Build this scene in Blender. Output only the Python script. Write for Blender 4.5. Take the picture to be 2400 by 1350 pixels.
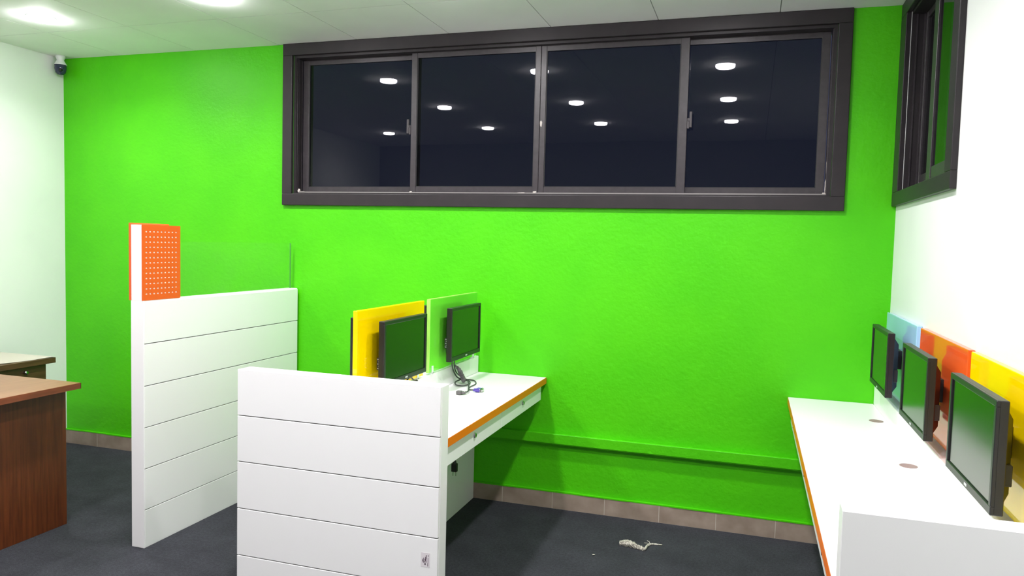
import bpy, bmesh, math, random
from mathutils import Matrix, Vector

random.seed(7)
SC = bpy.context.scene
COL = SC.collection
for o in list(bpy.data.objects):
    bpy.data.objects.remove(o)

# ------------------------------------------------------------------ camera
YAW, PITCH, ROLL = math.radians(17.632), math.radians(3.4176), math.radians(-1.4743)
FPX = 1761.8
CAM = Vector((0, 0, 1.51))
fw = Vector((-math.sin(YAW) * math.cos(PITCH), math.cos(YAW) * math.cos(PITCH), -math.sin(PITCH)))
rt0 = Vector((math.cos(YAW), math.sin(YAW), 0))
dn0 = fw.cross(rt0)
rt = math.cos(ROLL) * rt0 + math.sin(ROLL) * dn0
dn = -math.sin(ROLL) * rt0 + math.cos(ROLL) * dn0
cd = bpy.data.cameras.new('camera')
cd.sensor_width = 36.0
cd.lens = FPX / 2400 * 36.0
cd.clip_start = 0.02
cam = bpy.data.objects.new('camera', cd)
COL.objects.link(cam)
mw = Matrix.Identity(4)
for r in range(3):
    mw[r][0] = rt[r]; mw[r][1] = -dn[r]; mw[r][2] = -fw[r]; mw[r][3] = CAM[r]
cam.matrix_world = mw
SC.camera = cam

# ------------------------------------------------------------------ world, exposure
w = bpy.data.worlds.new('night_sky')
SC.world = w
w.use_nodes = True
bg = w.node_tree.nodes['Background']
bg.inputs[0].default_value = (0.085, 0.098, 0.175, 1)
bg.inputs[1].default_value = 1.0
SC.view_settings.view_transform = 'Standard'
SC.view_settings.look = 'None'
SC.view_settings.gamma = 1
SC.view_settings.use_curve_mapping = False
SC.view_settings.exposure = 0.0
LAMP = 190.0          # radiance of each downlight's frosted diffuser
LAMP_W = 10.6         # power of each downlight's beam
LAMP_SPREAD = 145.0

# ------------------------------------------------------------------ room constants
D = 4.12              # green wall plane
XL, XR = -4.64, 0.665
YF = -0.42            # wall behind the camera
ZC = 2.712

# ------------------------------------------------------------------ materials
def srgb(r, g, b):
    f = lambda c: (c / 12.92 if c <= 0.04045 else ((c + 0.055) / 1.055) ** 2.4)
    return (f(r / 255), f(g / 255), f(b / 255), 1)

def mat(name, col, rough=0.5, metal=0.0, spec=0.5, col2=None, nscale=20, bump=0.0, bscale=200,
        bdist=0.002, stretch=None, lo=0.35, hi=0.65, detail=4, coat=0.0, emit=None, estr=0.0):
    m = bpy.data.materials.new(name)
    m.use_nodes = True
    nt = m.node_tree
    p = nt.nodes['Principled BSDF']
    p.inputs['Base Color'].default_value = col
    p.inputs['Roughness'].default_value = rough
    p.inputs['Metallic'].default_value = metal
    p.inputs['Specular IOR Level'].default_value = spec
    if coat:
        p.inputs['Coat Weight'].default_value = coat
        p.inputs['Coat Roughness'].default_value = 0.03
    if emit:
        p.inputs['Emission Color'].default_value = emit
        p.inputs['Emission Strength'].default_value = estr
    if col2 or bump:
        tc = nt.nodes.new('ShaderNodeTexCoord')
        mp = nt.nodes.new('ShaderNodeMapping')
        if stretch:
            mp.inputs['Scale'].default_value = stretch
        nt.links.new(tc.outputs['Object'], mp.inputs[0])
    if col2:
        n = nt.nodes.new('ShaderNodeTexNoise')
        n.inputs['Scale'].default_value = nscale
        n.inputs['Detail'].default_value = detail
        nt.links.new(mp.outputs[0], n.inputs[0])
        cr = nt.nodes.new('ShaderNodeValToRGB')
        cr.color_ramp.elements[0].position = lo
        cr.color_ramp.elements[1].position = hi
        cr.color_ramp.elements[0].color = col
        cr.color_ramp.elements[1].color = col2
        nt.links.new(n.outputs[0], cr.inputs[0])
        nt.links.new(cr.outputs[0], p.inputs['Base Color'])
    if bump:
        n2 = nt.nodes.new('ShaderNodeTexNoise')
        n2.inputs['Scale'].default_value = bscale
        n2.inputs['Detail'].default_value = 3
        nt.links.new(mp.outputs[0], n2.inputs[0])
        b = nt.nodes.new('ShaderNodeBump')
        b.inputs['Strength'].default_value = bump
        b.inputs['Distance'].default_value = bdist
        nt.links.new(n2.outputs[0], b.inputs['Height'])
        nt.links.new(b.outputs[0], p.inputs['Normal'])
    return m

def glass_mat(name, tint, refl=1.0, rough=0.0, haze=0.0):
    m = bpy.data.materials.new(name)
    m.use_nodes = True
    nt = m.node_tree
    for n in list(nt.nodes):
        nt.nodes.remove(n)
    out = nt.nodes.new('ShaderNodeOutputMaterial')
    tr = nt.nodes.new('ShaderNodeBsdfTransparent')
    tr.inputs[0].default_value = tint
    gl = nt.nodes.new('ShaderNodeBsdfGlossy')
    gl.inputs['Roughness'].default_value = rough
    lw = nt.nodes.new('ShaderNodeLayerWeight')      # Schlick reflectance, the same on both faces of the pane
    lw.inputs['Blend'].default_value = 0.5
    pw5 = nt.nodes.new('ShaderNodeMath')
    pw5.operation = 'POWER'
    pw5.inputs[1].default_value = 5.0
    nt.links.new(lw.outputs['Facing'], pw5.inputs[0])
    mul = nt.nodes.new('ShaderNodeMath')
    mul.operation = 'MULTIPLY_ADD'
    mul.inputs[1].default_value = 0.96
    mul.inputs[2].default_value = 0.04 * refl
    nt.links.new(pw5.outputs[0], mul.inputs[0])
    mix = nt.nodes.new('ShaderNodeMixShader')
    nt.links.new(mul.outputs[0], mix.inputs[0])
    nt.links.new(tr.outputs[0], mix.inputs[1])
    nt.links.new(gl.outputs[0], mix.inputs[2])
    last = mix
    if haze:
        df = nt.nodes.new('ShaderNodeBsdfDiffuse')
        df.inputs[0].default_value = (0.7, 0.72, 0.72, 1)
        mx = nt.nodes.new('ShaderNodeMixShader')
        tc = nt.nodes.new('ShaderNodeTexCoord')
        ns = nt.nodes.new('ShaderNodeTexNoise')
        ns.inputs['Scale'].default_value = 7
        nt.links.new(tc.outputs['Object'], ns.inputs[0])
        mm = nt.nodes.new('ShaderNodeMath')
        mm.operation = 'MULTIPLY'
        mm.inputs[1].default_value = haze
        nt.links.new(ns.outputs[0], mm.inputs[0])
        nt.links.new(mm.outputs[0], mx.inputs[0])
        nt.links.new(mix.outputs[0], mx.inputs[1])
        nt.links.new(df.outputs[0], mx.inputs[2])
        last = mx
    nt.links.new(last.outputs[0], out.inputs[0])
    return m

M = {}
M['green'] = mat('green_wall_paint', srgb(80, 199, 9), 0.45, spec=0.3, col2=srgb(74, 193, 8), nscale=3, bump=0.5, bscale=45, bdist=0.004)
M['white_wall'] = mat('white_wall_paint', srgb(238, 240, 238), 0.5, col2=srgb(232, 235, 233), nscale=2, bump=0.12, bscale=60, bdist=0.003)
M['grey_wall'] = mat('grey_wall_paint', srgb(150, 150, 152), 0.6)
M['ceil'] = mat('ceiling_board', srgb(244, 243, 245), 0.7, col2=srgb(240, 239, 241), nscale=3)
M['ceil_gap'] = mat('ceiling_joint', srgb(150, 154, 150), 0.8)
def carpet_mat():
    m = mat('charcoal_carpet', srgb(56, 57, 62), 0.95, spec=0.1, bump=1.0, bscale=260, bdist=0.008)
    nt = m.node_tree
    p = nt.nodes['Principled BSDF']
    tc = nt.nodes.new('ShaderNodeTexCoord')
    val = None
    for sc_, lo_, hi_ in ((330, 0.55, 1.45), (75, 0.82, 1.18), (7, 0.88, 1.12), (1.6, 0.86, 1.16)):
        n = nt.nodes.new('ShaderNodeTexNoise')
        n.inputs['Scale'].default_value = sc_
        n.inputs['Detail'].default_value = 5
        nt.links.new(tc.outputs['Object'], n.inputs[0])
        mr = nt.nodes.new('ShaderNodeMapRange')
        mr.inputs['From Min'].default_value = 0.3
        mr.inputs['From Max'].default_value = 0.7
        mr.inputs['To Min'].default_value = lo_
        mr.inputs['To Max'].default_value = hi_
        nt.links.new(n.outputs[0], mr.inputs[0])
        if val is None:
            val = mr.outputs[0]
        else:
            mu = nt.nodes.new('ShaderNodeMath'); mu.operation = 'MULTIPLY'
            nt.links.new(val, mu.inputs[0]); nt.links.new(mr.outputs[0], mu.inputs[1])
            val = mu.outputs[0]
    mx = nt.nodes.new('ShaderNodeVectorMath'); mx.operation = 'SCALE'
    c = srgb(63, 64, 70)
    mx.inputs[0].default_value = c[:3]
    nt.links.new(val, mx.inputs['Scale'])
    nt.links.new(mx.outputs[0], p.inputs['Base Color'])
    return m
M['carpet'] = carpet_mat()
M['skirt'] = mat('taupe_stone', srgb(140, 124, 110), 0.45, col2=srgb(172, 156, 142), nscale=9, lo=0.3, hi=0.75, detail=8, bump=0.08, bscale=90)
M['grout'] = mat('pale_grout', srgb(190, 180, 168), 0.8)
M['laminate'] = mat('white_laminate', srgb(243, 243, 243), 0.28, spec=0.45)
M['groove'] = mat('panel_core', srgb(120, 118, 116), 0.7)
M['orange_edge'] = mat('orange_edging', srgb(232, 112, 24), 0.3)
M['orange'] = mat('orange_acrylic', srgb(236, 92, 36), 0.06, spec=0.5)
M['orange_sheet'] = mat('orange_painted_metal', srgb(226, 92, 34), 0.4)
M['yellow'] = mat('yellow_acrylic', srgb(250, 214, 0), 0.06, spec=0.5)
M['lime'] = mat('green_acrylic', srgb(112, 226, 58), 0.06, spec=0.5)
M['blue'] = mat('light_blue_acrylic', srgb(165, 205, 240), 0.06, spec=0.5)
M['clip'] = mat('clear_plastic', srgb(214, 226, 216), 0.15)
M['black'] = mat('black_plastic', srgb(28, 28, 30), 0.38)
M['black_soft'] = mat('dark_rubber', srgb(34, 34, 36), 0.5)
M['screen'] = mat('monitor_screen', srgb(14, 15, 16), 0.16, spec=0.9)
M['badge'] = mat('silver_print', srgb(190, 192, 196), 0.3)
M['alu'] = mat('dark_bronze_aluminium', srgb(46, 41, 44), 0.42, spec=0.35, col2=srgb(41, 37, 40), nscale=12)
M['alu_lit'] = mat('lit_bronze_aluminium', srgb(62, 57, 61), 0.36, col2=srgb(54, 49, 53), nscale=30, stretch=(1, 1, 1))  # casing bronze in a lighter tone, the light on the sashes painted in
M['track'] = mat('bare_metal_track', srgb(150, 146, 144), 0.35, metal=0.4)
M['plaster'] = mat('plaster_residue', srgb(205, 198, 192), 0.9, bump=0.5, bscale=120)
M['pane'] = glass_mat('window_glass', (0.30, 0.31, 0.34, 1), refl=0.7)
M['clear'] = glass_mat('clear_glass', (0.995, 0.998, 0.995, 1), refl=0.6, haze=0.02)
M['glass_edge'] = mat('glass_edge', srgb(70, 150, 60), 0.2)
M['wood'] = mat('red_brown_wood', srgb(100, 50, 20), 0.34, col2=srgb(72, 34, 13), nscale=6, stretch=(14, 14, 0.8), lo=0.3, hi=0.7, detail=8)
M['wood_top'] = mat('brown_wood_top', srgb(150, 104, 74), 0.32, col2=srgb(132, 88, 60), nscale=5, stretch=(10, 0.8, 10), lo=0.3, hi=0.7, detail=8)
M['wood_edge'] = mat('brown_wood_edge', srgb(124, 66, 38), 0.4, col2=srgb(104, 54, 30), nscale=8, stretch=(8, 1, 8))
M['wood_dark'] = mat('dark_brown_wood', srgb(88, 62, 36), 0.42, col2=srgb(70, 48, 28), nscale=6, stretch=(10, 1, 10), detail=8)
M['paper'] = mat('cream_paper', srgb(247, 242, 228), 0.8)
M['chrome'] = mat('chrome', srgb(190, 190, 190), 0.18, metal=1.0)
M['hole'] = mat('grommet_plastic', srgb(150, 128, 124), 0.5)
M['vga'] = mat('violet_blue_plastic', srgb(96, 78, 178), 0.4)
M['lime_edge'] = mat('pale_green_acrylic_edge', srgb(176, 240, 110), 0.2)
M['grey_plastic'] = mat('grey_plastic', srgb(98, 96, 98), 0.45)
M['cord'] = mat('grey_cord', srgb(66, 70, 68), 0.5)
M['cotton'] = mat('torn_white_fibre', srgb(222, 218, 206), 0.95, col2=srgb(176, 170, 158), nscale=90, bump=1.0, bscale=150, bdist=0.01)
M['cam_dark'] = mat('camera_dome', srgb(48, 52, 78), 0.15)
M['white_plastic'] = mat('white_plastic', srgb(232, 234, 236), 0.4)
M['sticker'] = mat('sticker_paper', srgb(226, 220, 224), 0.5)
M['ink'] = mat('sticker_ink', srgb(96, 78, 92), 0.6)
M['lamp'] = mat('lit_diffuser', (0.9, 0.9, 0.9, 1), 0.5, emit=(1.0, 0.965, 0.985, 1), estr=LAMP)

# ------------------------------------------------------------------ builders
def tag(o, label=None, cat=None, group=None, kind=None):
    if label: o['label'] = label
    if cat: o['category'] = cat
    if group: o['group'] = group
    if kind: o['kind'] = kind
    return o

def empty(name, loc=(0, 0, 0), parent=None):
    o = bpy.data.objects.new(name, None)
    o.empty_display_size = 0.1
    o.location = loc
    COL.objects.link(o)
    if parent: o.parent = parent
    return o

def wloc(o):
    v = Vector(o.location)
    while o.parent:
        o = o.parent
        v = v + Vector(o.location)
    return v

class MB:
    """collects shapes in world coordinates, then links them as one mesh object"""
    def __init__(s):
        s.bm = bmesh.new()
    def box(s, a, b, bev=0.0, seg=1):
        r = bmesh.ops.create_cube(s.bm, size=1.0)
        vs = r['verts']
        c = [(a[i] + b[i]) / 2 for i in range(3)]
        d = [abs(b[i] - a[i]) for i in range(3)]
        for v in vs:
            v.co = Vector((c[0] + v.co.x * d[0], c[1] + v.co.y * d[1], c[2] + v.co.z * d[2]))
        if bev:
            es = list({e for v in vs for e in v.link_edges})
            bmesh.ops.bevel(s.bm, geom=es, offset=bev, segments=seg, affect='EDGES', profile=0.5)
        return s
    def hexa(s, p):
        """8 corners: bottom ring 0-3, top ring 4-7"""
        v = [s.bm.verts.new(q) for q in p]
        for f in ((3, 2, 1, 0), (4, 5, 6, 7), (0, 1, 5, 4), (1, 2, 6, 5), (2, 3, 7, 6), (3, 0, 4, 7)):
            s.bm.faces.new([v[i] for i in f])
        return s
    def lathe(s, c, prof, n=32, axis='z', cap0=True, cap1=True):
        rings = []
        for r, h in prof:
            ring = []
            for k in range(n):
                a = 2 * math.pi * k / n
                q = (r * math.cos(a), r * math.sin(a), h)
                if axis == 'x': q = (q[2], q[0], q[1])
                if axis == 'y': q = (q[1], q[2], q[0])
                ring.append(s.bm.verts.new((c[0] + q[0], c[1] + q[1], c[2] + q[2])))
            rings.append(ring)
        for i in range(len(rings) - 1):
            for k in range(n):
                s.bm.faces.new((rings[i][k], rings[i][(k + 1) % n], rings[i + 1][(k + 1) % n], rings[i + 1][k]))
        if cap0: s.bm.faces.new(list(reversed(rings[0])))
        if cap1: s.bm.faces.new(rings[-1])
        return s
    def tube(s, pts, r, n=8, sub=6, radii=None):
        P = [Vector(p) for p in pts]
        out, rad = [], []
        for i in range(len(P) - 1):
            p0 = P[max(i - 1, 0)]; p1 = P[i]; p2 = P[i + 1]; p3 = P[min(i + 2, len(P) - 1)]
            for k in range(sub):
                t = k / sub
                out.append(0.5 * ((2 * p1) + (p2 - p0) * t + (2 * p0 - 5 * p1 + 4 * p2 - p3) * t * t + (3 * p1 - p0 - 3 * p2 + p3) * t ** 3))
                rad.append(r if radii is None else radii[i] * (1 - t) + radii[i + 1] * t)
        out.append(P[-1]); rad.append(r if radii is None else radii[-1])
        up = Vector((0.13, 0.21, 1)).normalized()
        rings = []
        for i, p in enumerate(out):
            tdir = (out[min(i + 1, len(out) - 1)] - out[max(i - 1, 0)])
            tdir = tdir.normalized() if tdir.length > 1e-9 else Vector((0, 1, 0))
            u = up - tdir * up.dot(tdir)
            if u.length < 1e-3: u = Vector((1, 0, 0)) - tdir * tdir.x
            u.normalize(); up = u
            vv = tdir.cross(u)
            rings.append([s.bm.verts.new(p + rad[i] * (math.cos(2 * math.pi * k / n) * u + math.sin(2 * math.pi * k / n) * vv)) for k in range(n)])
        for i in range(len(rings) - 1):
            for k in range(n):
                s.bm.faces.new((rings[i][k], rings[i][(k + 1) % n], rings[i + 1][(k + 1) % n], rings[i + 1][k]))
        s.bm.faces.new(list(reversed(rings[0]))); s.bm.faces.new(rings[-1])
        return s
    def build(s, name, m, parent=None, smooth=False):
        bmesh.ops.recalc_face_normals(s.bm, faces=s.bm.faces)
        off = wloc(parent) if parent else Vector((0, 0, 0))
        for v in s.bm.verts: v.co -= off
        me = bpy.data.meshes.new(name)
        s.bm.to_mesh(me); s.bm.free()
        if smooth:
            for p in me.polygons: p.use_smooth = True
        me.materials.append(m if not isinstance(m, str) else M[m])
        o = bpy.data.objects.new(name, me)
        COL.objects.link(o)
        if parent: o.parent = parent
        return o

def box(name, a, b, m, parent=None, bev=0.0, seg=1):
    return MB().box(a, b, bev, seg).build(name, m, parent)

def structure(o, label, cat):
    return tag(o, label, cat, kind='structure')

def copy_tree(o, parent=None):
    c = o.copy()
    COL.objects.link(c)
    c.parent = parent
    for ch in [x for x in bpy.data.objects if x.parent == o]:
        copy_tree(ch, c)
    return c

# ------------------------------------------------------------------ room shell
structure(box('floor', (XL - 0.25, YF - 0.2, -0.1), (XR + 0.3, D + 0.25, 0), 'carpet'),
          'dark charcoal carpet covering the whole floor', 'floor')

ceiling = structure(box('ceiling', (XL - 0.25, YF - 0.2, ZC + 0.006), (XR + 0.3, D + 0.25, ZC + 0.12), 'ceil_gap'),
                    'white ceiling of large square boards with thin joints', 'ceiling')
xs = [XL] + [-4.13, -3.52, -2.88, -2.325, -1.727, -1.117, -0.527, 0.083] + [XR]
ys = [YF, -0.02, 0.56, 1.155, 1.755, 2.355, 2.955, 3.555, D]
g = 0.0022
for i in range(len(xs) - 1):
    for j in range(len(ys) - 1):
        box('ceiling_board', (xs[i] + g, ys[j] + g, ZC), (xs[i + 1] - g, ys[j + 1] - g, ZC + 0.008), 'ceil', ceiling)

# window openings
W1 = dict(x0=-2.775, x1=0.362, z0=1.785, z1=2.645)
W2 = dict(y0=3.06, y1=3.985, z0=1.803, z1=2.645)
m = MB()
m.box((XL - 0.2, D, 0), (W1['x0'], D + 0.22, ZC + 0.006)).box((W1['x1'], D, 0), (XR + 0.25, D + 0.22, ZC + 0.006))
m.box((W1['x0'], D, 0), (W1['x1'], D + 0.22, W1['z0'])).box((W1['x0'], D, W1['z1']), (W1['x1'], D + 0.22, ZC + 0.006))
structure(m.build('wall_back', 'green'), 'bright lime green plastered wall with the wide window', 'wall')
m = MB()
m.box((XR, YF, 0), (XR + 0.25, W2['y0'], ZC + 0.006)).box((XR, W2['y1'], 0), (XR + 0.25, D, ZC + 0.006))
m.box((XR, W2['y0'], 0), (XR + 0.25, W2['y1'], W2['z0'])).box((XR, W2['y0'], W2['z1']), (XR + 0.25, W2['y1'], ZC + 0.006))
structure(m.build('wall_right', 'white_wall'), 'bright white wall behind the row of coloured screens', 'wall')
structure(box('wall_left', (XL - 0.2, YF, 0), (XL, D, ZC + 0.006), 'white_wall'), 'white wall on the side of the wooden desks', 'wall')
structure(box('wall_front', (XL - 0.2, YF - 0.2, 0), (XR + 0.25, YF, ZC + 0.006), 'grey_wall'), 'plain grey wall facing the green wall', 'wall')

# stone skirting of the green wall
bb = structure(box('baseboard_back', (XL, D - 0.0156, 0), (XR, D, 0.094), 'grout'), 'taupe stone skirting tiles along the green wall', 'baseboard')
x = XL + 0.012 - 0.29
joints = []
x = -1.03
while x > XL: x -= 0.3015
while x < XR:
    joints.append(x); x += 0.3015
joints.append(x)
for a, b in zip(joints[:-1], joints[1:]):
    a, b = max(a, XL), min(b, XR)
    if b - a > 0.02:
        box('skirting_tile', (a + 0.0012, D - 0.016, 0), (b - 0.0012, D - 0.006, 0.096), 'skirt', bb, 0.001)
m = MB()
px = XL
random.seed(3)
while px < XR - 0.01:                     # ragged painted ledge on top of the skirting
    l = random.uniform(0.10, 0.3)
    e = min(px + l, XR)
    m.box((px, D - 0.0165 - random.uniform(0, 0.002), 0.0955 - random.uniform(0, 0.002)), (e, D, 0.1005 + random.uniform(0, 0.0015)))
    px = e
m.build('painted_ledge', 'green', bb)

# painted cable duct on the green wall
tr = structure(box('trim_1', (-1.49, D - 0.036, 0.376), (XR, D, 0.432), 'green', None, 0.003, 2), 'green painted horizontal cable duct low on the green wall', 'cable duct')
box('duct_lid', (-1.49, D - 0.040, 0.382), (XR, D - 0.035, 0.436), 'green', tr, 0.0015)

# ------------------------------------------------------------------ wide window in the green wall
w1 = structure(empty('window_1', (-1.2, D, 1.715)), 'wide black aluminium sliding window with four dark panes in the green wall', 'window')
yo = D - 0.022
box('casing', (-2.842, yo, 1.713), (0.428, D + 0.002, W1['z0']), 'alu', w1, 0.003, 2)
box('casing', (-2.842, yo, 2.640), (0.428, D + 0.002, 2.711), 'alu', w1, 0.003, 2)
box('casing', (-2.842, yo, W1['z0']), (W1['x0'], D + 0.002, 2.640), 'alu', w1, 0.003, 2)
box('casing', (W1['x1'], yo, W1['z0']), (0.428, D + 0.002, 2.640), 'alu', w1, 0.003, 2)
fx0, fx1, fz0, fz1 = W1['x0'], W1['x1'], W1['z0'], W1['z1']
box('frame_jamb', (fx0, D + 0.002, fz0), (fx0 + 0.018, D + 0.12, fz1), 'alu', w1)
box('frame_jamb', (fx1 - 0.018, D + 0.002, fz0), (fx1, D + 0.12, fz1), 'alu', w1)
box('frame_head', (fx0 + 0.018, D + 0.002, fz1 - 0.02), (fx1 - 0.018, D + 0.12, fz1), 'alu', w1)
sill = box('frame_sill', (fx0 + 0.018, D + 0.002, fz0), (fx1 - 0.018, D + 0.12, fz0 + 0.008), 'alu', w1)
for yy in (0.028, 0.063, 0.094):
    box('track_rail', (fx0 + 0.018, D + yy, fz0 + 0.008), (fx1 - 0.018, D + yy + 0.003, fz0 + 0.016), 'track', sill)
for xx in (fx0 + 0.018, fx1 - 0.022):      # vertical guide strips of the jambs
    for yy in (0.012, 0.028, 0.063, 0.094):
        box('guide_strip', (xx, D + yy, fz0 + 0.02), (xx + 0.004, D + yy + 0.004, fz1 - 0.02), 'alu_lit', w1)

def sash(x0, x1, y0, y1, wl, wr, latch=None):
    z0, z1, rb, rtp = fz0 + 0.012, fz1 - 0.02, 0.036, 0.03
    m = MB()
    m.box((x0, y0, z0), (x0 + wl, y1, z1), 0.0015).box((x1 - wr, y0, z0), (x1, y1, z1), 0.0015)
    m.box((x0 + wl, y0 + 0.003, z0), (x1 - wr, y1 - 0.003, z0 + rb)).box((x0 + wl, y0 + 0.003, z1 - rtp), (x1 - wr, y1 - 0.003, z1))
    s = m.build('sash', 'alu_lit', w1)
    yc = (y0 + y1) / 2
    box('pane', (x0 + wl - 0.005, yc - 0.0025, z0 + rb - 0.005), (x1 - wr + 0.005, yc + 0.0025, z1 - rtp + 0.005), 'pane', s)
    m = MB()
    m.box((x0 + wl, y0 + 0.004, z0 + rb), (x1 - wr, yc - 0.003, z0 + rb + 0.004)).box((x0 + wl, y0 + 0.004, z0 + rb), (x0 + wl + 0.004, yc - 0.003, z1 - rtp)).box((x1 - wr - 0.004, y0 + 0.004, z0 + rb), (x1 - wr, yc - 0.003, z1 - rtp))
    m.build('gasket', 'black_soft', s)
    if latch:
        lx, sg = latch
        m = MB()
        m.box((lx, y0 - 0.004, 2.145), (lx + sg * 0.012, y0 + 0.010, 2.20), 0.001)
        m.box((lx + sg * 0.012, y0 - 0.006, 2.150), (lx + sg * 0.026, y0 + 0.008, 2.235), 0.002)
        m.box((lx + sg * 0.004, y0 - 0.008, 2.185), (lx + sg * 0.014, y0 + 0.006, 2.198), 0.001)
        m.build('latch', 'alu_lit', s)
    return s
YI, YO = (D + 0.032, D + 0.060), (D + 0.066, D + 0.092)
sash(fx0 + 0.026, -1.945, *YO, 0.042, 0.034)
sash(-1.982, -1.1815, *YI, 0.036, 0.031, (-1.982, -1))
sash(-1.1795, -0.362, *YI, 0.031, 0.045, (-0.362, 1))
sash(-0.405, fx1 - 0.026, *YO, 0.03, 0.040)
# plaster residue in the corners of the frame
random.seed(5)
def crumbs(name, spots, parent):
    m = MB()
    for (x, y, z, sx, sy, sz) in spots:
        r = bmesh.ops.create_icosphere(m.bm, subdivisions=2, radius=1)
        for v in r['verts']:
            k = 1 + random.uniform(-0.3, 0.3)
            v.co = Vector((x + v.co.x * sx * k, y + v.co.y * sy * k, z + v.co.z * sz * k))
    return m.build(name, 'plaster', parent)
crumbs('plaster_residue', [(-2.735, D + 0.05, 1.797, 0.022, 0.012, 0.006), (-2.75, D + 0.03, 1.805, 0.007, 0.012, 0.014), (-2.70, D + 0.06, 1.797, 0.018, 0.006, 0.005)], w1)
crumbs('plaster_residue', [(0.335, D + 0.05, 1.80, 0.012, 0.014, 0.008), (0.341, D + 0.04, 1.84, 0.004, 0.01, 0.04), (0.342, D + 0.035, 1.93, 0.0025, 0.008, 0.045), (0.342, D + 0.035, 2.05, 0.002, 0.006, 0.03)], w1)
crumbs('plaster_residue', [(-1.975, D + 0.031, 1.80, 0.010, 0.004, 0.006), (-1.2, D + 0.030, 1.803, 0.012, 0.004, 0.006), (-1.28, D + 0.030, 1.799, 0.03, 0.003, 0.003), (-1.172, D + 0.031, 2.19, 0.006, 0.0012, 0.02)], w1)

# ------------------------------------------------------------------ window in the white wall
w2 = structure(empty('window_2', (XR, 3.5, 1.74)), 'black aluminium window in the white wall beside the corner', 'window')
xo = XR - 0.022
box('casing', (xo, 2.968, 1.738), (XR + 0.002, D - 0.001, W2['z0']), 'alu', w2, 0.003, 2)
box('casing', (xo, 2.968, 2.640), (XR + 0.002, D - 0.001, 2.711), 'alu', w2, 0.003, 2)
box('casing', (xo, 2.968, W2['z0']), (XR + 0.002, W2['y0'], 2.640), 'alu', w2, 0.003, 2)
box('casing', (xo, W2['y1'], W2['z0']), (XR + 0.002, D - 0.001, 2.640), 'alu', w2, 0.003, 2)
xj = XR + 0.002
box('frame_jamb', (xj, W2['y0'], W2['z0']), (XR + 0.12, W2['y0'] + 0.015, W2['z1']), 'alu', w2)
box('frame_jamb', (xj, W2['y1'] - 0.015, W2['z0']), (XR + 0.12, W2['y1'], W2['z1']), 'alu', w2)
box('frame_head', (xj, W2['y0'] + 0.015, W2['z1'] - 0.02), (XR + 0.12, W2['y1'] - 0.015, W2['z1']), 'alu', w2)
sill = box('frame_sill', (xj, W2['y0'] + 0.015, W2['z0']), (XR + 0.12, W2['y1'] - 0.015, W2['z0'] + 0.008), 'alu', w2)
for xx in (0.020, 0.0515, 0.084):
    box('track_rail', (XR + xx, W2['y0'] + 0.015, W2['z0'] + 0.008), (XR + xx + 0.003, W2['y1'] - 0.015, W2['z0'] + 0.016), 'track', sill)
    box('guide_strip', (XR + xx, W2['y1'] - 0.019, W2['z0'] + 0.02), (XR + xx + 0.006, W2['y1'] - 0.015, W2['z1'] - 0.02), 'alu_lit', w2)
def sash2(y0, y1, x0, x1, wf):
    z0, z1, rb = W2['z0'] + 0.012, W2['z1'] - 0.02, 0.058
    m = MB()
    m.box((x0, y0, z0), (x1, y0 + 0.035, z1), 0.0015).box((x0, y1 - wf, z0), (x1, y1, z1), 0.0015)
    m.box((x0 + 0.003, y0 + 0.035, z0), (x1 - 0.003, y1 - wf, z0 + rb)).box((x0 + 0.003, y0 + 0.035, z1 - 0.03), (x1 - 0.003, y1 - wf, z1))
    s = m.build('sash', 'alu_lit', w2)
    xc = (x0 + x1) / 2
    box('pane', (xc - 0.0025, y0 + 0.03, z0 + rb - 0.005), (xc + 0.0025, y1 - wf + 0.005, z1 - 0.025), 'pane', s)
sash2(3.57, W2['y1'] - 0.02, XR + 0.058, XR + 0.080, 0.03)
sash2(W2['y0'] + 0.02, 3.62, XR + 0.027, XR + 0.049, 0.075)

# ------------------------------------------------------------------ downlights
def downlight(x, y, label):
    t = tag(empty('ceiling_downlight', (x, y, ZC)), label, 'downlight', 'round ceiling downlights')
    MB().lathe((x, y, ZC), [(0.063, -0.001), (0.066, -0.003), (0.075, -0.0025), (0.078, 0.0005), (0.063, 0.0005)], 40, cap0=False, cap1=False).build('trim_ring', 'white_plastic', t, True)
    MB().lathe((x, y, ZC), [(0.010, -0.0220), (0.050, -0.0212), (0.058, -0.0190), (0.0618, -0.0150), (0.0622, 0.0002)], 40).build('diffuser', 'lamp', t)
    ld = bpy.data.lights.new('downlight_beam', 'AREA')
    ld.shape = 'DISK'; ld.size = 0.12
    ld.energy = LAMP_W; ld.spread = math.radians(LAMP_SPREAD)
    ld.color = (1.0, 0.965, 0.985)
    lo = bpy.data.objects.new('downlight_beam', ld)
    lo.location = (0, 0, -0.0235)
    COL.objects.link(lo)
    lo.parent = t
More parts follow.
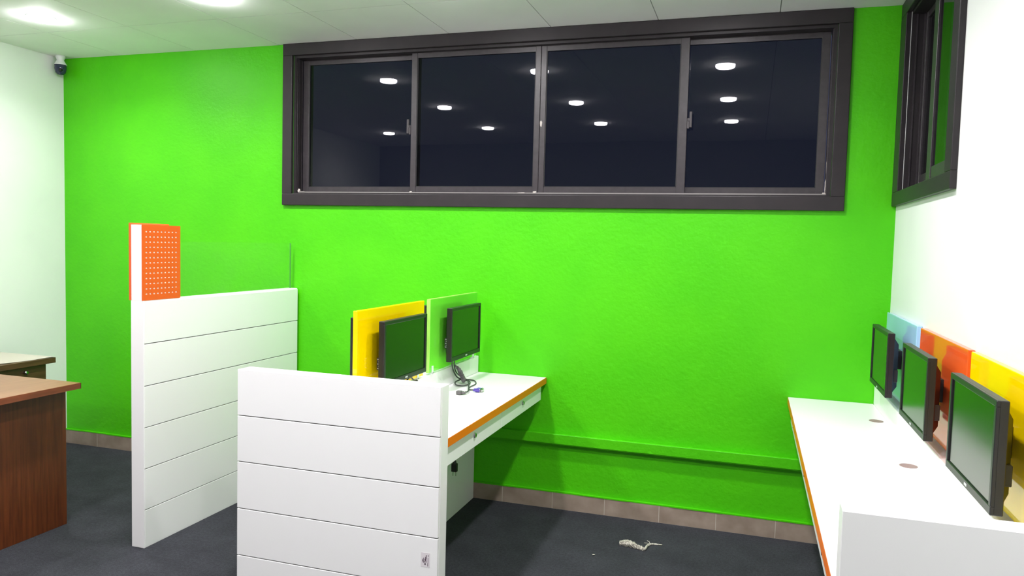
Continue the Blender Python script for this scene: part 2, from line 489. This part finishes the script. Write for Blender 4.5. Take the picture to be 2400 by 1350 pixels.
for x, y, l in [
    (-3.876, 3.30, 'lit round ceiling downlight closest to the corner security camera'),
    (-2.66, 3.22, 'lit round ceiling downlight above the glass of the tall partition'),
    (-1.46, 3.23, 'lit round ceiling downlight above the monitors on the double bench'),
    (-0.22, 3.21, 'lit round ceiling downlight mirrored highest in the rightmost pane of the wide window'),
    (-2.675, 2.04, 'lit round ceiling downlight mirrored higher of the two in the second window pane'),
    (-1.467, 2.06, 'lit round ceiling downlight mirrored higher of the two in the third window pane'),
    (-0.234, 2.07, 'lit round ceiling downlight mirrored in the middle of the rightmost window pane'),
    (-3.94, 0.70, 'lit round ceiling downlight mirrored lower in the leftmost window pane'),
    (-2.689, 0.84, 'lit round ceiling downlight mirrored lower of the two in the second window pane'),
    (-1.470, 0.96, 'lit round ceiling downlight mirrored lower of the two in the third window pane'),
    (-0.239, 0.98, 'lit round ceiling downlight mirrored lowest in the rightmost window pane'),
]:
    downlight(x, y, l)

# ------------------------------------------------------------------ slatted panels
def boards_y(parent, x0, x1, y, seams, ztop, dy, gap=0.004):
    """boards on a panel that faces the camera (normal along y)"""
    zs = [0.0] + seams + [ztop]
    for a, b in zip(zs[:-1], zs[1:]):
        box('board', (x0, y - dy, a + (gap / 2 if a else 0)), (x1, y, b - (gap / 2 if b != ztop else 0)), 'laminate', parent, 0.0015)

def lock(x, y, z, sg, parent):
    m = MB().lathe((x, y, z), [(0.0120, 0), (0.0120, 0.003 * sg), (0.0095, 0.005 * sg), (0.0095, 0.008 * sg), (0.004, 0.008 * sg), (0.004, 0.003 * sg)], 20, 'x')
    o = m.build('lock', 'chrome', parent, False)
    return o

# ------------------------------------------------------------------ tall partition with glass
def perforated(name, x0, x1, y0, y1, z0, z1, parent, ny=9, nz=13, my0=0.016, mz0=0.018, mz1=0.020):
    bm = bmesh.new()
    py = (y1 - y0 - 2 * my0) / ny
    pz = (z1 - z0 - mz0 - mz1) / nz
    hy, hz = 0.0070, 0.0034
    def ring(xx):
        pass
    for xx in (x0, x1):
        for i in range(ny):
            for j in range(nz):
                cy = y0 + my0 + (i + 0.5) * py; cz = z0 + mz0 + (j + 0.5) * pz
                out = [(-1, -1), (0, -1), (1, -1), (1, 0), (1, 1), (0, 1), (-1, 1), (-1, 0)]
                o = [bm.verts.new((xx, cy + a * py / 2, cz + b * pz / 2)) for a, b in out]
                h = []
                for a, b in out:
                    k = 0.78 if a and b else 1.0
                    h.append(bm.verts.new((xx, cy + a * hy * k, cz + b * hz * k)))
                for k in range(8):
                    bm.faces.new((o[k], o[(k + 1) % 8], h[(k + 1) % 8], h[k]))
                if xx == x0:
                    h2 = [bm.verts.new((x1, v.co.y, v.co.z)) for v in h]
                    for k in range(8):
                        bm.faces.new((h[k], h[(k + 1) % 8], h2[(k + 1) % 8], h2[k]))
        a, b, c, d = y0, y0 + my0, y1 - my0, y1
        e, f, g_, h_ = z0, z0 + mz0, z1 - mz1, z1
        for (p, q, r, s) in ((a, b, e, h_), (c, d, e, h_), (b, c, e, f), (b, c, g_, h_)):
            bm.faces.new([bm.verts.new((xx, yy, zz)) for yy, zz in ((p, r), (q, r), (q, s), (p, s))])
    cr = [(y0, z0), (y1, z0), (y1, z1), (y0, z1)]
    for k in range(4):
        p, q = cr[k], cr[(k + 1) % 4]
        bm.faces.new([bm.verts.new(v) for v in ((x0, *p), (x0, *q), (x1, *q), (x1, *p))])
    bmesh.ops.remove_doubles(bm, verts=bm.verts, dist=1e-5)
    mm = MB(); mm.bm.free(); mm.bm = bm
    return mm.build(name, 'orange_sheet', parent)

PX0, PX1, PY0 = -2.797, -2.722, 2.838
PT = 1.186
tp = tag(empty('tall_partition', (-2.76, 3.4, 0)), 'tall white slatted partition with an orange perforated post and clear glass on top', 'partition')
core = box('panel_core', (PX0 + 0.011, PY0 + 0.004, 0), (PX1 - 0.011, D - 0.018, PT - 0.004), 'groove', tp)
seams = [0.185, 0.385, 0.585, 0.785, 0.987]
zs = [0.0] + seams + [PT]
for xx0, xx1 in ((PX1 - 0.011, PX1), (PX0, PX0 + 0.011)):
    for a, b in zip(zs[:-1], zs[1:]):
        box('board', (xx0, PY0 + 0.006, a + (0.002 if a else 0)), (xx1, D - 0.018, b - (0.002 if b != PT else 0)), 'laminate', tp, 0.0012)
box('end_strip', (PX0 + 0.0005, PY0, 0), (PX1 - 0.0005, PY0 + 0.006, PT + 0.006), 'laminate', tp, 0.001)
box('top_cap', (PX0 + 0.004, PY0 + 0.006, PT - 0.002), (PX1 - 0.004, D - 0.018, PT + 0.006), 'laminate', tp, 0.0015)
post = box('post', (PX0 + 0.003, PY0, PT + 0.006), (PX1 - 0.006, PY0 + 0.240, 1.551), 'laminate', tp, 0.001)
perforated('perforated_panel', PX1 - 0.006, PX1 - 0.003, PY0 - 0.004, PY0 + 0.244, PT + 0.008, 1.552, tp)
perforated('perforated_panel', PX0 - 0.006, PX0 + 0.003, PY0 - 0.004, PY0 + 0.244, PT + 0.008, 1.560, tp)
gp = box('glass_pane', (-2.764, PY0 + 0.241, PT + 0.006), (-2.756, 4.075, 1.474), 'clear', tp)
box('glass_edge', (-2.7641, 4.074, PT + 0.006), (-2.7559, 4.0755, 1.474), 'glass_edge', gp)

# ------------------------------------------------------------------ double bench
BX0, BX1 = -1.985, -1.083            # end panel span
BY0, BY1 = 2.568, 2.646              # end panel thickness
BT = 0.966
bench = tag(empty('double_bench', (-1.535, 3.4, 0)), 'white double desk bench with slatted end panel, yellow and green screens', 'desk')
ep = box('end_panel', (BX0 + 0.002, BY0 + 0.012, 0), (BX1, BY1, BT), 'laminate', bench, 0.0015)
seams = [0.190, 0.388, 0.584, 0.776]
zs = [0.0] + seams + [BT]
for a, b in zip(zs[:-1], zs[1:]):
    o = box('board', (BX0, BY0, a + (0.002 if a else 0)), (BX1 - 0.0015, BY0 + 0.0118, b - (0.002 if b != BT else 0.0)), 'laminate', ep, 0.0012)
m = MB()
for z in seams:                      # recessed grooves behind the boards
    m.box((BX0 + 0.004, BY0 + 0.006, z - 0.004), (BX1 - 0.003, BY0 + 0.0125, z + 0.004))
m.build('groove_strip', 'groove', ep)

def desk_side(parent, xe, xb, y0, y1, seam_ys, locks, sg, xdrawer, grommets=()):
    """xe: front edge x, xb: back x, sg: +1 if the user side faces +x"""
    d = box('desktop', (min(xe, xb), y0, 0.714), (max(xe, xb), y1, 0.75), 'laminate', parent, 0.0015)
    box('edge_strip', (xe - 0.0012, y0 + 0.001, 0.7152), (xe + sg * 0.0018 if sg > 0 else xe - 0.0018, y1 - 0.001, 0.7492), 'orange_edge', d)
    for (gx, gy) in grommets:
        MB().lathe((gx, gy, 0.75), [(0.030, -0.001), (0.030, 0.0012), (0.026, 0.0016), (0.025, 0.0004)], 28).build('grommet', 'hole', d)
    ys_ = [y0] + seam_ys + [y1 - 0.045]
    for k, (a, b) in enumerate(zip(ys_[:-1], ys_[1:])):
        xf = xe - sg * 0.016
        dr = box('drawer', (xf - sg * 0.014, a + 0.002, 0.628), (xf, b - 0.002, 0.7125), 'laminate', parent, 0.001)
        box('drawer_box', (min(xf - sg * 0.015, xdrawer), a + 0.02, 0.634), (max(xf - sg * 0.015, xdrawer), b - 0.02, 0.7125), 'laminate', dr)
        lock(xf, locks[k], 0.680, sg, dr)
    return d
desk_side(bench, -1.090, -1.511, BY1, D - 0.002, [3.362], [2.999, 3.714], 1, -1.42)
desk_side(bench, -1.975, -1.556, BY1, D - 0.002, [3.362], [2.999, 3.714], -1, -1.64)
box('divider', (-1.556, BY1, 0), (-1.511, D - 0.018, 0.75), 'laminate', bench)
box('cable_rail', (-1.5555, BY1, 0.75), (-1.503, D - 0.004, 0.846), 'laminate', bench, 0.002)

def screen(parent, x0, x1, y0, y1, z0, z1, m, clips, label, sg):
    s = tag(box('desk_screen', (x0, y0, z0), (x1, y1, z1), m, parent, 0.0025, 2), label)
    for cy in clips:
        xf = x1 if sg > 0 else x0
        mm = MB().box((xf, cy - 0.009, z0 - 0.006), (xf + sg * 0.005, cy + 0.009, z0 + 0.032), 0.0015)
        mm.box((min(xf - sg * 0.012, xf + sg * 0.005), cy - 0.009, z0 - 0.011), (max(xf - sg * 0.012, xf + sg * 0.005), cy + 0.009, z0), 0.001)
        mm.build('screen_clip', 'clip', s)
    return s
screen(bench, -1.516, -1.496, 2.672, 3.320, 0.857, 1.222, 'yellow', (2.74, 3.255), 'yellow glossy desk screen', 1)
gs = screen(bench, -1.516, -1.496, 3.392, 4.052, 0.857, 1.222, 'lime', (3.425, 4.00), 'green glossy desk screen', 1)
box('screen_edge', (-1.5155, 3.3905, 0.859), (-1.4965, 3.3925, 1.2205), 'lime_edge', gs)
box('screen_edge', (-1.5155, 3.394, 1.2215), (-1.4965, 4.050, 1.2235), 'lime_edge', gs)

# ------------------------------------------------------------------ wall bench
RX0 = 0.209
RY0, RY1 = 1.733, 1.800
RT = 0.953
wb = tag(empty('wall_bench', (0.43, 2.95, 0)), 'long white desk bench along the white wall with blue, orange and yellow screens', 'desk')
ep = box('end_panel', (RX0 + 0.001, RY0 + 0.012, 0), (XR - 0.003, RY1, RT), 'laminate', wb, 0.0015)
zs = [0.0, 0.178, 0.373, 0.568, 0.763, RT]
for a, b in zip(zs[:-1], zs[1:]):
    box('board', (RX0, RY0, a + (0.002 if a else 0)), (XR - 0.003, RY0 + 0.0118, b - (0.002 if b != RT else 0)), 'laminate', ep, 0.0012)
desk_side(wb, RX0, 0.612, RY1, D - 0.002, [2.585, 3.355], [2.202, 2.953, 3.755], -1, 0.53, [(0.565, 3.70), (0.565, 2.96), (0.565, 2.22)])
box('divider', (0.612, RY1, 0), (XR - 0.003, D - 0.018, 0.75), 'laminate', wb)
box('cable_rail', (0.612, RY1, 0.75), (XR - 0.003, D - 0.004, 0.842), 'laminate', wb, 0.002)
screen(wb, 0.643, 0.663, 3.362, 4.060, 0.855, 1.219, 'blue', (3.42, 4.0), 'light blue glossy desk screen', -1)
screen(wb, 0.643, 0.663, 2.608, 3.290, 0.855, 1.219, 'orange', (2.67, 3.23), 'orange glossy desk screen', -1)
screen(wb, 0.643, 0.663, 1.860, 2.572, 0.855, 1.219, 'yellow', (1.93, 2.51), 'yellow glossy desk screen', -1)

# ------------------------------------------------------------------ monitors
MW, MH = 0.2125, 0.1365
def make_monitor(depth):
    """faces local +x, front plane at x = 0, centre of the screen at the origin"""
    t = empty('computer_monitor', (0, 0, 0))
    bs, bt, bbm = 0.016, 0.016, 0.022
    m = MB()
    m.box((-0.028, -MW, -MH), (-0.007, MW, MH), 0.002)
    m.box((-0.010, -MW, MH - bt), (0, MW, MH), 0.0018).box((-0.010, -MW, -MH), (0, MW, -MH + bbm), 0.0018)
    m.box((-0.010, -MW, -MH + bbm - 0.002), (0, -MW + bs, MH - bt + 0.002), 0.0018).box((-0.010, MW - bs, -MH + bbm - 0.002), (0, MW, MH - bt + 0.002), 0.0018)
    m.build('casing', 'black', t)
    box('screen', (-0.0072, -MW + bs - 0.001, -MH + bbm - 0.001), (-0.0045, MW - bs + 0.001, MH - bt + 0.001), 'screen', t)
    a, b = (0.196, 0.118), (0.158, 0.085)
    x0, x1 = -0.027, -0.052
    m = MB().hexa([(x0, -a[0], -a[1]), (x0, a[0], -a[1]), (x0, a[0], a[1]), (x0, -a[0], a[1]), (x1, -b[0], -b[1] - 0.01), (x1, b[0], -b[1] - 0.01), (x1, b[0], b[1]), (x1, -b[0], b[1])])
    rh = m.build('rear_housing', 'black', t)
    pb = box('port_block', (-0.050, -0.185, -0.072), (-0.027, 0.185, -0.020), 'black_soft', t, 0.002)
    m = MB()
    for s in (-1,):
        for k in range(5):
            z = -0.066 + k * 0.0095
            m.box((-0.046 + 0.004 * (k % 2), s * 0.1848, z), (-0.038 + 0.004 * (k % 2), s * 0.1856, z + 0.0035))
    tag(m.build('port_mark', 'badge', pb), kind='stuff')
    m = MB().box((-0.056, -0.05, -0.05), (-0.051, 0.05, 0.05), 0.001).box((-depth, -0.045, -0.035), (-0.056, 0.045, 0.045), 0.001)
    m.build('wall_mount', 'black_soft', t)
    box('badge', (-0.0002, -0.012, -MH + 0.007), (0.0006, 0.012, -MH + 0.014), 'badge', t)
    return t
ZM = 1.037
def place(root, x, y, face, label):
    root.location = (x, y, ZM)
    root.rotation_euler = (0, 0, 0 if face > 0 else math.pi)
    tag(root, label, 'monitor', 'flat black monitors on the desk benches')
left0 = make_monitor(0.071)
place(left0, -1.425, 2.985, 1, 'black monitor mounted in front of the yellow screen of the double bench')
t = copy_tree(left0); place(t, -1.425, 3.712, 1, 'black monitor in front of the green screen with cables hanging below it')
back0 = make_monitor(0.1128)
place(back0, -1.6295, 3.062, -1, 'black monitor on the far side of the yellow screen, only its edge showing')
t = copy_tree(back0); place(t, -1.6295, 3.790, -1, 'black monitor on the far side of the green screen, a sliver between the screens')
r0 = make_monitor(0.087)
place(r0, 0.556, 2.205, -1, 'black monitor in front of the yellow screen of the wall bench')
t = copy_tree(r0); place(t, 0.556, 2.925, -1, 'black monitor in front of the orange screen of the wall bench')
t = copy_tree(r0); place(t, 0.556, 3.675, -1, 'black monitor in front of the light blue screen near the corner')

# ------------------------------------------------------------------ wooden desks
wd = tag(empty('wooden_desk', (-3.6, 2.25, 0)), 'reddish brown wooden desk in the foreground beside the tall partition', 'desk')
TZ = 0.745
top = box('desktop', (-3.96, 1.50, TZ - 0.030), (-3.227, 2.948, TZ), 'wood_top', wd, 0.001)
box('edge_band', (-3.228, 1.50, TZ - 0.0302), (-3.2255, 2.949, TZ - 0.0008), 'wood_edge', top)
box('edge_band', (-3.96, 2.947, TZ - 0.0302), (-3.2255, 2.9495, TZ - 0.0008), 'wood_edge', top)
box('front_panel', (-3.342, 1.54, 0), (-3.322, 2.945, TZ - 0.030), 'wood', wd, 0.001)
box('side_panel', (-3.93, 2.915, 0), (-3.3425, 2.940, TZ - 0.030), 'wood', wd, 0.001)
box('side_panel', (-3.93, 1.54, 0), (-3.3425, 1.565, TZ - 0.030), 'wood', wd, 0.001)

sd = tag(empty('side_desk', (-4.3, 2.8, 0)), 'dark brown wooden side desk with a drawer against the white wall', 'desk')
top = box('desktop', (XL + 0.003, 2.05, 0.718), (-3.985, 3.466, 0.75), 'wood_dark', sd, 0.001)
box('body', (XL + 0.02, 2.10, 0), (-4.032, 3.43, 0.718), 'wood_dark', sd, 0.001)
dr = box('drawer', (-4.032, 3.005, 0.59), (-4.016, 3.425, 0.712), 'wood_dark', sd, 0.001)
MB().lathe((-4.016, 3.285, 0.682), [(0.010, 0), (0.010, 0.004), (0.006, 0.010), (0.012, 0.014), (0.012, 0.018)], 16, 'x').build('knob', 'chrome', dr, True)
dr = box('drawer', (-4.032, 2.56, 0.59), (-4.016, 2.98, 0.712), 'wood_dark', sd, 0.001)
MB().lathe((-4.016, 2.77, 0.682), [(0.010, 0), (0.010, 0.004), (0.006, 0.010), (0.012, 0.014), (0.012, 0.018)], 16, 'x').build('knob', 'chrome', dr, True)

# cream sheet with a wavy front edge
bm = bmesh.new()
NY, NX = 40, 10
ya, yb = 2.30, 3.462
rows = []
for i in range(NY + 1):
    y = ya + (yb - ya) * i / NY
    d = yb - y
    front = -3.984 - 0.012 * min(d / 0.12, 1) + 0.012 * math.sin(d * 21) * math.exp(-((d - 0.24) / 0.1) ** 2) - 0.075 * (1 / (1 + math.exp(-(d - 0.335) * 42)))
    row = []
    for k in range(NX + 1):
        u = k / NX
        x = XL + 0.12 + (front - XL - 0.12) * u
        lift = 0.0015 + 0.0035 * (u ** 3) * (0.5 + 0.5 * math.sin(d * 24 + 0.5))
        row.append(bm.verts.new((x, y, 0.7505 + lift)))
    rows.append(row)
for i in range(NY):
    for k in range(NX):
        bm.faces.new((rows[i][k], rows[i][k + 1], rows[i + 1][k + 1], rows[i + 1][k]))
r = bmesh.ops.solidify(bm, geom=list(bm.faces), thickness=0.0012)
mm = MB(); mm.bm.free(); mm.bm = bm
tag(mm.build('paper_sheet', 'paper', None, True), 'cream paper sheet with a wavy front edge on the dark side desk', 'paper')

# ------------------------------------------------------------------ security camera
sc_ = tag(empty('security_camera', (-4.575, 4.045, ZC)), 'small dark ceiling security camera in the corner above the white wall', 'camera')
c = (-4.578, 4.042, ZC)
MB().lathe(c, [(0.030, 0), (0.030, -0.010), (0.022, -0.030), (0.034, -0.052), (0.040, -0.062)], 28).build('mount', 'white_plastic', sc_, True)
MB().lathe(c, [(0.037, -0.060), (0.037, -0.088), (0.032, -0.112), (0.020, -0.126), (0.004, -0.130)], 28).build('dome', 'cam_dark', sc_, True)
MB().lathe((c[0] + 0.022, c[1] - 0.026, c[2] - 0.100), [(0.012, 0.014), (0.012, 0.001), (0.009, -0.004)], 20, 'y').build('lens', 'black', sc_, True)

# ------------------------------------------------------------------ cables on the double bench
pw = tag(empty('power_cable', (-1.42, 3.68, 0.75)), 'grey power cable with a square socket end coiled on the double bench', 'cable')
MB().tube([(-1.474, 3.600, 0.924), (-1.470, 3.625, 0.885), (-1.484, 3.660, 0.858), (-1.492, 3.705, 0.818), (-1.490, 3.755, 0.778), (-1.468, 3.790, 0.762), (-1.425, 3.765, 0.760),
           (-1.400, 3.700, 0.758), (-1.415, 3.645, 0.757), (-1.455, 3.650, 0.758), (-1.482, 3.710, 0.762), (-1.465, 3.765, 0.768), (-1.425, 3.735, 0.770), (-1.385, 3.650, 0.768),
           (-1.350, 3.560, 0.768), (-1.330, 3.500, 0.762), (-1.334, 3.474, 0.760)], 0.0037, 8).build('cord', 'cord', pw, True)
m = MB()
m.box((-1.372, 3.440, 0.752), (-1.346, 3.466, 0.770), 0.003, 2).box((-1.347, 3.446, 0.754), (-1.333, 3.464, 0.768), 0.003).box((-1.337, 3.450, 0.756), (-1.326, 3.478, 0.766), 0.003)
pl = m.build('socket_plug', 'grey_plastic', pw)
m = MB()
for k in range(3): m.box((-1.3728, 3.4445 + 0.0065 * k, 0.757 + (0.003 if k == 1 else 0)), (-1.3718, 3.4480 + 0.0065 * k, 0.764 + (0.003 if k == 1 else 0)))
m.build('socket_hole', 'black', pl)

vc = tag(empty('signal_cable', (-1.36, 3.62, 0.75)), 'signal cable with a violet plug lying on the double bench', 'cable')
MB().tube([(-1.476, 3.640, 0.924), (-1.474, 3.665, 0.885), (-1.488, 3.700, 0.852), (-1.494, 3.742, 0.810), (-1.490, 3.800, 0.775), (-1.470, 3.835, 0.756), (-1.420, 3.825, 0.7542),
           (-1.378, 3.740, 0.7540), (-1.374, 3.640, 0.7540), (-1.352, 3.576, 0.7545), (-1.318, 3.563, 0.758)], 0.0032, 8).build('cord', 'cord', vc, True)
m = MB()
m.box((-1.322, 3.556, 0.754), (-1.308, 3.570, 0.766), 0.002).box((-1.309, 3.545, 0.751), (-1.284, 3.585, 0.768), 0.002)
vp = m.build('plug_body', 'vga', vc)
MB().box((-1.284, 3.541, 0.7505), (-1.281, 3.589, 0.7685)).box((-1.281, 3.549, 0.7535), (-1.273, 3.581, 0.7655), 0.001).build('metal_shell', 'chrome', vp)
for yy in (3.536, 3.586):
    box('thumb_screw', (-1.318, yy, 0.756), (-1.283, yy + 0.007, 0.763), 'vga', vp, 0.001)

random.seed(11)
m = MB()
m.tube([(-1.478, 3.690, 0.852), (-1.470, 3.715, 0.832), (-1.464, 3.735, 0.805), (-1.458, 3.745, 0.785), (-1.442, 3.725, 0.774), (-1.436, 3.705, 0.768)], 0.01, 10, 6, [0.004, 0.010, 0.013, 0.012, 0.013, 0.008])
for v in m.bm.verts: v.co += Vector((random.uniform(-1, 1), random.uniform(-1, 1), random.uniform(-1, 1))) * 0.0022
tag(m.build('plastic_wrap', 'grey_plastic', pw), 'crumpled grey plastic wrap')

ca = tag(empty('monitor_lead', (-1.47, 3.10, 0.85)), 'short black lead looping below the monitor at the yellow screen', 'cable')
MB().tube([(-1.474, 3.045, 0.918), (-1.468, 3.045, 0.888), (-1.468, 3.058, 0.866), (-1.468, 3.085, 0.878), (-1.468, 3.105, 0.884), (-1.468, 3.128, 0.880), (-1.468, 3.150, 0.866), (-1.468, 3.158, 0.858)], 0.0035, 8).build('cord', 'black_soft', ca, True)
MB().box((-1.474, 3.153, 0.852), (-1.462, 3.188, 0.862), 0.002).build('plug', 'black_soft', ca)

hp = tag(empty('hanging_plug', (-1.45, 3.64, 0.3)), 'black power plug hanging on its cord under the double bench', 'plug')
MB().tube([(-1.474, 3.640, 0.7115), (-1.470, 3.640, 0.60), (-1.452, 3.642, 0.45), (-1.450, 3.640, 0.352)], 0.004, 8).build('cord', 'black_soft', hp, True)
MB().tube([(-1.450, 3.640, 0.360), (-1.450, 3.640, 0.340)], 0.006, 10, 2, [0.006, 0.012]).box((-1.466, 3.628, 0.296), (-1.434, 3.652, 0.342), 0.005, 2).build('plug_body', 'black', hp)
for dx in (-0.008, 0.008):
    box('pin', (-1.4505 + dx - 0.002, 3.638, 0.274), (-1.4505 + dx + 0.002, 3.642, 0.297), 'chrome', hp)

# ------------------------------------------------------------------ sticker on the end panel
st = tag(empty('sticker', (-1.135, BY0, 0.30)), 'small printed sticker low on the slatted end panel of the double bench', 'sticker')
yS = BY0 - 0.0006
box('sticker_sheet', (-1.152, yS, 0.272), (-1.115, BY0, 0.328), 'sticker', st)
m = MB()
yk = yS - 0.0003
m.box((-1.1235, yk, 0.288), (-1.1215, yS, 0.309)).box((-1.1245, yk, 0.276), (-1.1220, yS, 0.2885)).box((-1.1225, yk, 0.313), (-1.1205, yS, 0.320))
m.box((-1.1415, yk, 0.288), (-1.1395, yS, 0.308))
for (dx, z, s) in ((-1.133, 0.300, 0.0042), (-1.1315, 0.308, 0.0036), (-1.1345, 0.284, 0.0034), (-1.1300, 0.3155, 0.0025), (-1.1360, 0.292, 0.0024), (-1.1305, 0.2925, 0.0024)):
    m.box((dx - s * 0.8, yk, z - s), (dx + s * 0.8, yS, z + s))
m.hexa([(-1.1465, yk, 0.296), (-1.1425, yk, 0.288), (-1.1425, yS, 0.288), (-1.1465, yS, 0.296), (-1.1465, yk, 0.298), (-1.1425, yk, 0.306), (-1.1425, yS, 0.306), (-1.1465, yS, 0.298)])
m.build('sticker_print', 'ink', st)

# ------------------------------------------------------------------ scraps on the carpet
random.seed(21)
m = MB()
m.tube([(-0.576, 3.722, 0.010), (-0.560, 3.722, 0.012), (-0.535, 3.720, 0.014), (-0.510, 3.716, 0.012), (-0.490, 3.708, 0.009), (-0.465, 3.698, 0.008), (-0.452, 3.694, 0.007)], 0.01, 14, 8,
       [0.009, 0.013, 0.0165, 0.015, 0.011, 0.0095, 0.0075])
for v in m.bm.verts: v.co += Vector((random.uniform(-1, 1), random.uniform(-1, 1), random.uniform(-1, 1))) * 0.003
sr = tag(m.build('paper_scrap', 'cotton'), 'torn white scrap with a loose thread on the dark carpet', 'scrap')
m = MB()
m.tube([(-0.455, 3.694, 0.007), (-0.447, 3.700, 0.006), (-0.443, 3.735, 0.006), (-0.433, 3.765, 0.006), (-0.412, 3.782, 0.005), (-0.390, 3.785, 0.005), (-0.372, 3.792, 0.004)], 0.003, 8, 6,
       [0.0065, 0.006, 0.0055, 0.005, 0.004, 0.003, 0.0022])
m.tube([(-0.430, 3.768, 0.005), (-0.436, 3.795, 0.006), (-0.450, 3.815, 0.005)], 0.0015, 6, 4)
m.tube([(-0.426, 3.772, 0.005), (-0.446, 3.780, 0.006), (-0.462, 3.782, 0.004)], 0.0012, 6, 4)
m.tube([(-0.512, 3.722, 0.022), (-0.505, 3.735, 0.020), (-0.500, 3.750, 0.010)], 0.0012, 6, 4)
for v in m.bm.verts: v.co += Vector((random.uniform(-1, 1), random.uniform(-1, 1), random.uniform(-1, 1))) * 0.0007
m.build('thread', 'cotton', sr)

random.seed(4)
m = MB()
r = bmesh.ops.create_icosphere(m.bm, subdivisions=2, radius=1)
for v in r['verts']:
    k = 1 + random.uniform(-0.3, 0.3)
    v.co = Vector((-0.675 + v.co.x * 0.006 * k, 3.548 + v.co.y * 0.005 * k, 0.003 + v.co.z * 0.003 * k))
tag(m.build('paper_crumb', 'cotton'), 'tiny white crumb on the carpet nearer the camera than the torn scrap', 'crumb')
